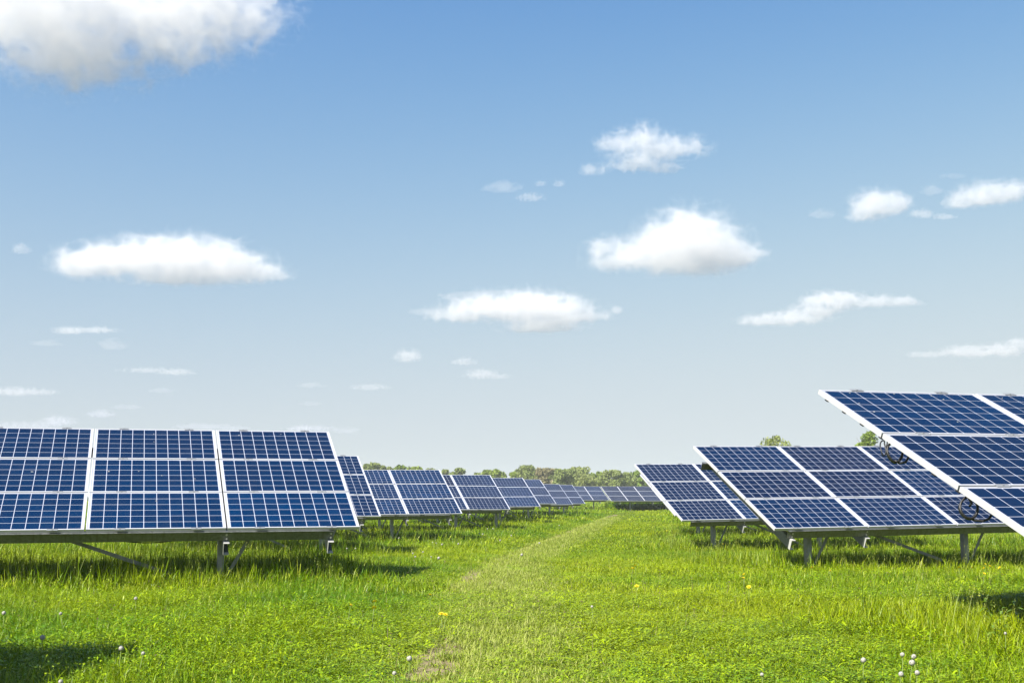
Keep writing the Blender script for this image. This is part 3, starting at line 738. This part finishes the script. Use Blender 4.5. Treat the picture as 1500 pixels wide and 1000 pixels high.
def src_seedgrass(seed, n, h, r, name='seed_source', mat='tall'):
    rng = np.random.default_rng(seed); p = Plant()
    for i in range(n):
        rr = r * math.sqrt(rng.random()); a = rng.uniform(0, 6.283); az = rng.uniform(0, 6.283); hh = h * rng.uniform(.7, 1.15)
        V = blade(rng, rr * math.cos(a), rr * math.sin(a), hh, .0035, az, rng.uniform(0, .2), rng.uniform(.1, .7), 4)
        p.add_blade(V, .7); tip = V[-1]
        for k in range(5):
            p.add_leaf(tip + Vector((0, 0, -.016 * k)), rng.uniform(0, 6.283), rng.uniform(.6, 1.2), .028, .008, .9, .6)
    return p.source(name, mat)
def tall_h(x, y):
    """height factor of the sward: short on the mown aisle, long under and before the arrays"""
    dx = x - path_x(y); n = vnoise(x * .5, y * .35, 11); n2 = vnoise(x * 1.7, y * 1.2, 12)
    aisle = smooth(.35, 1.6, -dx) + smooth(2.2, 4.0, dx)
    fr = np.zeros_like(x)
    for k, (A, t, zl, rot, base) in ARR.items():
        e = rot @ Vector((1, 0, 0)); wv = rot @ Vector((0, 1, 0))
        du = (x - base.x) * e.x + (y - base.y) * e.y; dv = (x - base.x) * wv.x + (y - base.y) * wv.y
        L = (k[0] in 'LM' and k != 'L9'); ins = smooth(.7, -.3, du) if L else smooth(-.7, .3, du)
        fr = np.maximum(fr, (.6 if k == 'R1' else 1.0) * ins * smooth(-.35, .25, dv) * smooth(3.4, 2.6, dv))
    low = np.exp(-((x - 4.6) / 1.6) ** 2 - ((y - 11.6) / 2.2) ** 2)
    return (1 - .35 * low) * np.clip(.33 + np.where(x > path_x(y), .30, .38) * np.clip(aisle, 0, 1) * (.55 + .8 * n) + .22 * (n2 - .5) + (np.where(x < path_x(y), 1.05, .72)) * fr - .22 * np.exp(-((x - path_x(y) - .45) / .6) ** 2), .14, 1.9), fr, np.clip(aisle, 0, 1)
def scatter(rng, n, d0, d1, margin=1.06):
    """random ground points, uniform per area, in the sector the place is seen in from the track"""
    d = np.sqrt(rng.uniform(d0 * d0, d1 * d1, n)); a = rng.uniform(-1, 1, n) * math.atan(750 / F_PX * margin)
    return d * np.sin(a) / np.cos(a) * .995, d
def stuff(name, x, y, scl, tint, sources, rng, label, tilt=.12, zoff=0.0):
    n = len(x); m = bpy.data.meshes.new(name)
    z = terrain(x, y) + zoff
    m.vertices.add(n); m.vertices.foreach_set('co', np.stack([x, y, z], 1).astype(np.float32).ravel())
    def at(nm, ty, key, val):
        a = m.attributes.new(nm, ty, 'POINT'); a.data.foreach_set(key, np.ascontiguousarray(val, np.float32 if ty != 'INT' else np.int32).ravel())
    at('scl', 'FLOAT_VECTOR', 'vector', np.repeat(scl[:, None], 3, 1) if scl.ndim == 1 else scl)
    at('rot', 'FLOAT_VECTOR', 'vector', np.stack([rng.normal(0, tilt, n), rng.normal(0, tilt, n), rng.uniform(0, 6.283, n)], 1))
    at('tint', 'FLOAT', 'value', np.clip(tint, 0, 1)); at('pick', 'INT', 'value', rng.integers(0, len(sources), n))
    c = bpy.data.collections.new(name + '_sources')
    for s in sources: c.objects.link(s)
    ob = new_obj(name, m); ob['kind'] = 'stuff'; ob['label'] = label
    t = bpy.data.node_groups.new(name, 'GeometryNodeTree')
    t.interface.new_socket('Geometry', in_out='INPUT', socket_type='NodeSocketGeometry'); t.interface.new_socket('Geometry', in_out='OUTPUT', socket_type='NodeSocketGeometry')
    N = t.nodes.new; L = t.links.new
    gi, go = N('NodeGroupInput'), N('NodeGroupOutput')
    ci = N('GeometryNodeCollectionInfo'); ci.inputs['Collection'].default_value = c; ci.inputs['Separate Children'].default_value = True; ci.inputs['Reset Children'].default_value = True
    ip = N('GeometryNodeInstanceOnPoints'); ip.inputs['Pick Instance'].default_value = True
    def na(nm, ty):
        d = N('GeometryNodeInputNamedAttribute'); d.data_type = ty; d.inputs[0].default_value = nm; return d.outputs[0]
    er = N('FunctionNodeEulerToRotation'); L(na('rot', 'FLOAT_VECTOR'), er.inputs[0]); L(er.outputs[0], ip.inputs['Rotation'])
    L(na('scl', 'FLOAT_VECTOR'), ip.inputs['Scale']); L(na('pick', 'INT'), ip.inputs['Instance Index'])
    L(gi.outputs[0], ip.inputs['Points']); L(ci.outputs[0], ip.inputs['Instance']); L(ip.outputs[0], go.inputs[0])
    md = ob.modifiers.new('scatter', 'NODES'); md.node_group = t
    return ob
def tint_of(x, y, rng):
    dx = x - path_x(y)
    t = .12 + .95 * vnoise(x * .5 + 3, y * .3, 21) * 1.1 - .40 * vnoise(x * 1.7, y * 1.1, 22) + rng.normal(0, .13, len(x))
    return t + .28 * np.exp(-((dx - 1.8) / 2.2) ** 2)
BARE = [ground_at(*p)[:2] for p in ((645, 985), (690, 848), (742, 818), (650, 960), (700, 842))]
def bare(x, y):
    b_ = np.zeros_like(x)
    for (bx, by), s in zip(BARE, ((.30, .75), (.22, 2.0), (.18, 2.4), (.26, .7), (.18, 1.4))): b_ = np.maximum(b_, np.exp(-((x - bx) / s[0]) ** 2 - ((y - by) / s[1]) ** 2))
    return b_ * (.15 + 1.25 * vnoise(x * 9, y * 4.2, 41))
def build_sward(zone, d0, d1, n, nb, r, wd, hs, herb_n):
    rng = np.random.default_rng(zone * 101)
    x, y = scatter(rng, n, d0, d1)
    H, fr, ais = tall_h(x, y); dx = np.abs(x - path_x(y) - .05)
    keep = rng.random(n) > np.clip(.85 * np.exp(-(dx / .16) ** 2) * (vnoise(y * .45, 3.1 + 0 * y, 5) * .6 + .4) + 1.2 * bare(x, y) + .45 * np.exp(-((x - path_x(y) - .40) / .40) ** 4), 0, .95)
    x, y, H = x[keep], y[keep], H[keep]
    s = H * rng.uniform(.75, 1.25, len(x)) * hs
    sx = np.clip(.55 + .45 * H, .6, 1.1)
    stuff('grass', x, y, np.stack([sx, sx, s], 1), tint_of(x, y, rng), [src_grass(zone * 10 + k, nb, .22, r, wd, 1.15, 2.3, .22) for k in range(6)], rng, 'fresh green meadow grass')
    if herb_n:
        x, y = scatter(rng, herb_n, d0, d1); H, fr, ais = tall_h(x, y)
        cl = vnoise(x * .8, y * .6, 31); keep = (rng.random(len(x)) < np.clip((cl - .30) * 2.4, .12, 1)) & (fr < .4) & (bare(x, y) < .35)
        x, y, H = x[keep], y[keep], H[keep]
        s = rng.uniform(.7, 1.3, len(x)); sz = s * np.clip(H, .35, .8) * 1.25
        stuff('clover', x, y, np.stack([s, s, sz], 1), tint_of(x, y, rng), [src_herb(zone * 20 + k, 48, .13, r * .95, .030, .0135) for k in range(3)] + [src_herb(zone * 20 + 7, 16, .15, r * .8, .060, .012)], rng, 'low broad-leaved meadow herbs among the grass')
build_sward(1, 6.6, 14, 13000, 32, .14, .0095, 1.0, 9000)
build_sward(2, 14, 30, 22000, 30, .19, .014, 1.05, 9000)
build_sward(3, 30, 65, 24000, 26, .28, .026, 1.1, 6000)
build_sward(4, 65, 140, 22000, 22, .5, .055, 1.15, 0)
build_sward(5, 140, 275, 16000, 18, 1.1, .12, 1.5, 0)
rng = np.random.default_rng(77)
x = rng.uniform(9.4, 26, 2200); y = 116.2 + rng.uniform(0, 9, 2200) + (x - 9) * .3
s = rng.uniform(.5, 1.35, len(x)); stuff('undergrowth', x, y, s, rng.random(len(x)) * .5, [src_herb(400 + k_, 60, .55, .45, .16, .07) for k_ in range(3)], rng, 'dark rank weeds under the far arrays')
# taller seeding grass under and in front of the arrays, and loosely on the right
rng = np.random.default_rng(5)
x, y = scatter(rng, 26000, 7.5, 45); H, fr, ais = tall_h(x, y)
pr = np.clip(.30 * smooth(.5, .95, H) + .25 * smooth(.2, .8, fr), 0, .6) * np.where(x > path_x(y) + 2.5, 1.0, .55) + .012
k = rng.random(len(x)) < pr; x, y, H = x[k], y[k], H[k]; s = rng.uniform(.65, 1.2, len(x)) * np.clip(H + .15, .6, 1.25)
stuff('tall_grass', x, y, np.stack([s ** .5, s ** .5, s], 1), tint_of(x, y, rng) * .8, [src_seedgrass(k_, 5, .36, .10) for k_ in range(3)] + [src_grass(90 + k_, 14, .36, .07, .007, .5, 1.5, .3, 'long_source', 'tall') for k_ in range(2)], rng, 'long seeding grass under and in front of the arrays')
# dry clippings on the mown track
CL = [ground_at(*p)[:2] for p in ((775, 870), (735, 900), (790, 905), (700, 935), (745, 850), (660, 965))]
xs_, ys_ = [], []
for (cx, cy_), n, sx, sy in zip(CL, (240, 110, 50, 20, 60, 10), (.42, .35, .35, .25, .30, .2), (2.2, 1.3, 1.2, .9, 2.0, .8)):
    xs_.append(rng.normal(cx, sx, n)); ys_.append(rng.normal(cy_, sy, n))
yb = rng.uniform(8, 60, 300); xs_.append(path_x(yb) + rng.normal(.35, .45, 300)); ys_.append(yb)
x, y = np.concatenate(xs_), np.concatenate(ys_)
def src_clip(seed):
    r_ = np.random.default_rng(seed); p = Plant()
    for i in range(12):
        a = r_.uniform(0, 6.283); rr = .11 * math.sqrt(r_.random())
        zz = r_.uniform(.005, .04); p.add_blade([Vector(v) + Vector((0, 0, zz)) for v in blade(r_, rr * math.cos(a), rr * math.sin(a), r_.uniform(.04, .10), .0032, r_.uniform(0, 6.283), r_.uniform(1.0, 1.6), r_.uniform(-.3, .3), 2)], r_.random())
    return p.source('clipping_source', 'dry')
stuff('grass_clippings', x, y, rng.uniform(.7, 1.2, len(x)), rng.random(len(x)), [src_clip(s_) for s_ in range(3)], rng, 'pale dry cut grass lying on the mown track', .1, .035)
# short pale grass of the mown track
yb = 1 / rng.uniform(1 / 80, 1 / 6.8, 13500) ; xb = path_x(yb) + .42 + rng.normal(0, .27, len(yb)); k = bare(xb, yb) < .45; xb, yb = xb[k], yb[k]
s = rng.uniform(.7, 1.2, len(xb)) * np.clip((yb / 12) ** .35, 1, 1.8)
stuff('track_grass', xb, yb, np.stack([s, s, s * .8], 1), rng.random(len(xb)), [src_grass(300 + k_, 22, .09, .14, .008, 1.4, 2.0, .3, 'track_source', 'pale') for k_ in range(3)], rng, 'short pale grass of the mown track')
# mauve clover heads
def src_head(seed):
    r_ = np.random.default_rng(seed); p = Plant()
    for i in range(14): p.add_leaf((0, 0, .15), r_.uniform(0, 6.283), r_.uniform(-.2, 1.4), .011, .006, r_.random(), .1)
    p.add_blade(blade(r_, 0, 0, .155, .003, 0, 0, .02, 2), .5)
    return p.source('clover_head_source', 'mauve')
x, y = scatter(rng, 420, 8, 22); H, fr, ais = tall_h(x, y); k = fr < .3; x, y, H = x[k], y[k], H[k]
stuff('clover_flowers', x, y, rng.uniform(.7, 1.1, len(x)), rng.random(len(x)), [src_head(1), src_head(2)], rng, 'tiny mauve clover heads in the grass', .15)

# dandelion clocks and yellow flowers, one thing each
def clock_meshes():
    r_ = np.random.default_rng(3); P = r_.normal(size=(150, 3)); P /= np.linalg.norm(P, axis=1)[:, None]; P = P[P[:, 2] > -.75] * .018
    q = MB()
    for p in P:
        p = Vector(p); nrm = p.normalized(); a = nrm.orthogonal().normalized(); b_ = nrm.cross(a); s = .0052
        q.quad(p - a * s, p + b_ * s, p + a * s, p - b_ * s)
    q.tube([(0, 0, -.014), (0, 0, .014)], [.011, .011], 8)
    m = q.mesh('seed_head'); m.materials.append(M['white_seed'])
    q = MB().tube([(0, 0, -.03), (.01, .004, .5), (0, 0, 1)], [.0028, .0024, .002], 5); s = q.mesh('stem', True); s.materials.append(M['stem'])
    q = MB()
    for ring, (el, L) in enumerate(((.25, .021), (.75, .017), (1.2, .011))):
        for i in range(12):
            a = i * math.pi / 6 + ring * .3; d = Vector((math.cos(a) * math.cos(el), math.sin(a) * math.cos(el), math.sin(el))); t_ = Vector((-math.sin(a), math.cos(a), 0))
            q.quad(t_ * -.003, d * L * .7 - t_ * .0045, d * L, d * L * .7 + t_ * .0045, t_ * .003)
    f = q.mesh('flower_head'); f.materials.append(M['yellow'])
    return m, s, f
CLOCK, STEM, FLOW = clock_meshes()
def flower(px, py, yellow, label, group, size=1.0, lift=None):
    size *= .78 if not yellow else 1.0
    h = lift if lift is not None else (.20 if not yellow else .21)
    p = ground_at(px, py, h); z = float(terrain(p.x, p.y)); rr = random.Random(px * 31 + py)
    T = thing('yellow_flower' if yellow else 'dandelion_clock', Vector((p.x, p.y, z)), label, 'flower', group)
    T.rotation_euler = (rr.uniform(-.1, .1), rr.uniform(-.1, .1), rr.uniform(0, 6))
    s = new_obj('stem', STEM, T); s.scale = (1, 1, h)
    hd = new_obj('flower_head' if yellow else 'seed_head', FLOW if yellow else CLOCK, T); hd.location = (0, 0, h); hd.scale = (size,) * 3
    if yellow: hd.rotation_euler = (rr.uniform(.2, .8), rr.uniform(-.4, .4), 0)
CG_ = 'white dandelion clocks in the grass'; YG = 'yellow flowers in the grass'
for px, py, lab, sz in ((197, 876, 'round white dandelion clock alone below the closest left array', 1.15), (65, 933, 'bright white dandelion clock just above the lower left shadow', 1.2),
        (179, 949, 'greyish dandelion clock at the right end of the lower left shadow', 1.05), (204, 956, 'faint dandelion clock just right of the lower left shadow', .8),
        (86, 998, 'small white dandelion clock at the bottom edge inside the lower left shadow', .8), (603, 964, 'single white dandelion clock left of the bare patch at the bottom', 1.1),
        (1267, 965, 'single tilted white dandelion clock left of the little cluster, lower right', 1.05), (1326, 958, 'topmost dandelion clock of the cluster on the lower right', .9),
        (1337, 961, 'right upper dandelion clock of the cluster on the lower right', 1.0), (1334, 970, 'largest and brightest dandelion clock of the cluster on the lower right', 1.15),
        (1340, 984, 'lower right dandelion clock of the cluster on the lower right', .9), (1318, 987, 'lowest dandelion clock of the cluster on the lower right', .95),
        (8, 897, 'flattened white dandelion clock at the left photo edge', 1.1), (92, 898, 'small pale dandelion clock above the lower left shadow', .9),
        (474, 799, 'white dandelion clock under the end of the left beam', 1.0), (508, 803, 'first white dandelion clock right of the left beam end', 1.2), (520, 803, 'second white dandelion clock right of the left beam end', 1.1),
        (537, 800, 'pale dandelion clock above the long shadow of the closest left array', 1.0), (545, 802, 'white dandelion clock between two faint ones above the long shadow', 1.1),
        (555, 784, 'dandelion clock in the sun before the third left array post', 1.0), (583, 788, 'left clock of the pair below the third left array', 1.1), (586, 787, 'right clock of the pair below the third left array', 1.0),
        (603, 810, 'dandelion clock at the tip of the long shadow', 1.1), (607, 815, 'lower dandelion clock at the tip of the long shadow', 1.1), (621, 808, 'white clock to the right of the long shadow', 1.1),
        (633, 794, 'left clock of the bunch right of the third left array', 1.1), (638, 795, 'right clock of the bunch right of the third left array', 1.1), (632, 815, 'dim clock right of the long shadow', .9),
        (577, 985, 'faint dandelion clock near the bottom middle left', .8), (1119, 987, 'tiny white clock low on the right half', .7), (1475, 927, 'pale clock by the broad-leaved weeds', .7), (870, 888, 'pale clock on the cut grass of the track', .8)):
    flower(px, py, False, lab, CG_, sz)
for px, py, lab in ((715, 774, 'left speck of two close dandelion clocks below the fourth left array shadow'), (722, 774, 'right speck of two close dandelion clocks below the fourth left array shadow'),
        (702, 781, 'left one of the lower two white specks between fourth left array and track'), (708, 782, 'right one of the lower two white specks between fourth left array and track'),
        (648, 797, 'white clock speck midway between the long shadow and the bare track edge'), (671, 796, 'white clock speck right beside the worn left edge of the track'),
        (644, 817, 'lowest white speck left of the bare track edge'), (750, 784, 'white clock speck almost touching the worn track edge, middle distance'),
        (733, 791, 'white clock speck left of the narrowing track'), (819, 769, 'small white speck left of the far bend of the track'),
        (855, 758, 'farthest white speck by the track, near the last left arrays'), (1012, 766, 'white speck under the left corner of the second right array'),
        (770, 757, 'white speck in the shadow of the fifth left array'), (765, 812, 'white speck on the pale track itself, middle distance'),
        (790, 795, 'white speck on the right half of the narrowing track'), (660, 780, 'white speck just below the post of the fourth left array')):
    flower(px, py, False, lab, CG_, 1.7)
for px, py, lab in ((548, 881, 'yellow flower in the green herbs left of the track'), (547, 890, 'lower yellow flower left of the track'), (511, 886, 'yellow flower far left of the track below the long shadow'), (646, 899, 'left of two yellow flowers beside the track'), (651, 900, 'right of two yellow flowers beside the track'),
        (633, 871, 'yellow flower among the leaves left of the track'), (925, 832, 'upper left yellow flower right of the cut grass'), (931, 828, 'upper right yellow flower right of the cut grass'), (930, 858, 'lower yellow flower right of the cut grass'),
        (1092, 841, 'upper of two yellow flowers before the array on pale posts'), (1091, 846, 'lower of two yellow flowers before the array on pale posts'), (1094, 859, 'yellow flower low in front of the array on pale posts'),
        (1060, 796, 'yellow flower under the second right array'), (1191, 831, 'yellow flower near the first pale post'), (1218, 836, 'yellow flower right of the first pale post'),
        (1406, 831, 'leftmost yellow flower by the right shadow'), (1423, 831, 'bright yellow flower left of the second pale post'), (1443, 826, 'upper yellow flower below the second pale post'), (1443, 832, 'biggest yellow flower below the second pale post'),
        (1449, 829, 'small yellow flower right of the biggest one below the second pale post'), (1439, 840, 'lowest yellow flower beside the right shadow'), (1464, 831, 'yellow-green bloom right of the second pale post'),
        (977, 777, 'yellow flower in the sunny grass left of the second right array'), (928, 776, 'yellow speck in the middle of the sunny aisle'), (668, 786, 'yellow speck left of the track near the fourth left array'), (1103, 768, 'yellow flower under the beam of the second right array')):
    flower(px, py, True, lab, YG, 1.15)
# broad-leaved weeds by the right-hand shadow
def weed(px, py, h, label, seed):
    p = ground_at(px, py); z = float(terrain(p.x, p.y)); rr = np.random.default_rng(seed)
    T = thing('weed', Vector((p.x, p.y, z)), label, 'plant', 'broad-leaved weeds by the right shadow')
    q = MB().tube([(0, 0, -.03), (.01, 0, h * .5), (.0, .012, h)], [.004, .0032, .002], 5); m = q.mesh('stem', True); m.materials.append(M['stem']); new_obj('stem', m, T)
    for k in range(9):
        pl = Plant(); a = k * 2.4 + rr.uniform(-.3, .3); zz = h * (.3 + .7 * k / 8)
        d0 = Vector((math.cos(a), math.sin(a), 0)); Lf = rr.uniform(.07, .11) * (1.1 - .5 * k / 8); el = rr.uniform(.0, .6)
        # leaf in two curved halves
        n = 5; sd_ = Vector((-math.sin(a), math.cos(a), 0)); c0 = Vector((0, .006, zz))
        V = []; 
        for i in range(n + 1):
            f = i / n; c = c0 + d0 * (Lf * f * math.cos(el)) + Vector((0, 0, Lf * (f * math.sin(el) - .55 * f * f))); wd = .038 * math.sin(math.pi * min(1, f * .92 + .06)) * Lf / .09
            V += [c - sd_ * wd * .5 + Vector((0, 0, wd * .18)), c, c + sd_ * wd * .5 + Vector((0, 0, wd * .18))]
        mm = bpy.data.meshes.new('leaf'); Fq = []
        for i in range(n): 
            for j in (0, 1): Fq.append([i * 3 + j, i * 3 + j + 1, i * 3 + j + 4, i * 3 + j + 3])
        mm.from_pydata([tuple(v) for v in V], [], Fq); at_ = mm.attributes.new('leaf', 'FLOAT', 'POINT'); at_.data.foreach_set('value', [float(rr.random())] * len(V))
        mm.materials.append(M['nettle']); mm.polygons.foreach_set('use_smooth', [True] * len(mm.polygons)); new_obj('leaf', mm, T)
for px, py, h, lab, s in ((1449, 925, .28, 'leftmost broad-leaved weed with a curled top leaf beside the right shadow', 1), (1471, 938, .24, 'shorter broad-leaved weed between two taller ones by the right shadow', 2),
                          (1490, 930, .28, 'broad-leaved weed with a flat pale leaf at the right photo edge', 3), (1458, 950, .18, 'lowest broad-leaved weed, in front of the right shadow', 4)):
    weed(px, py, h, lab, s)
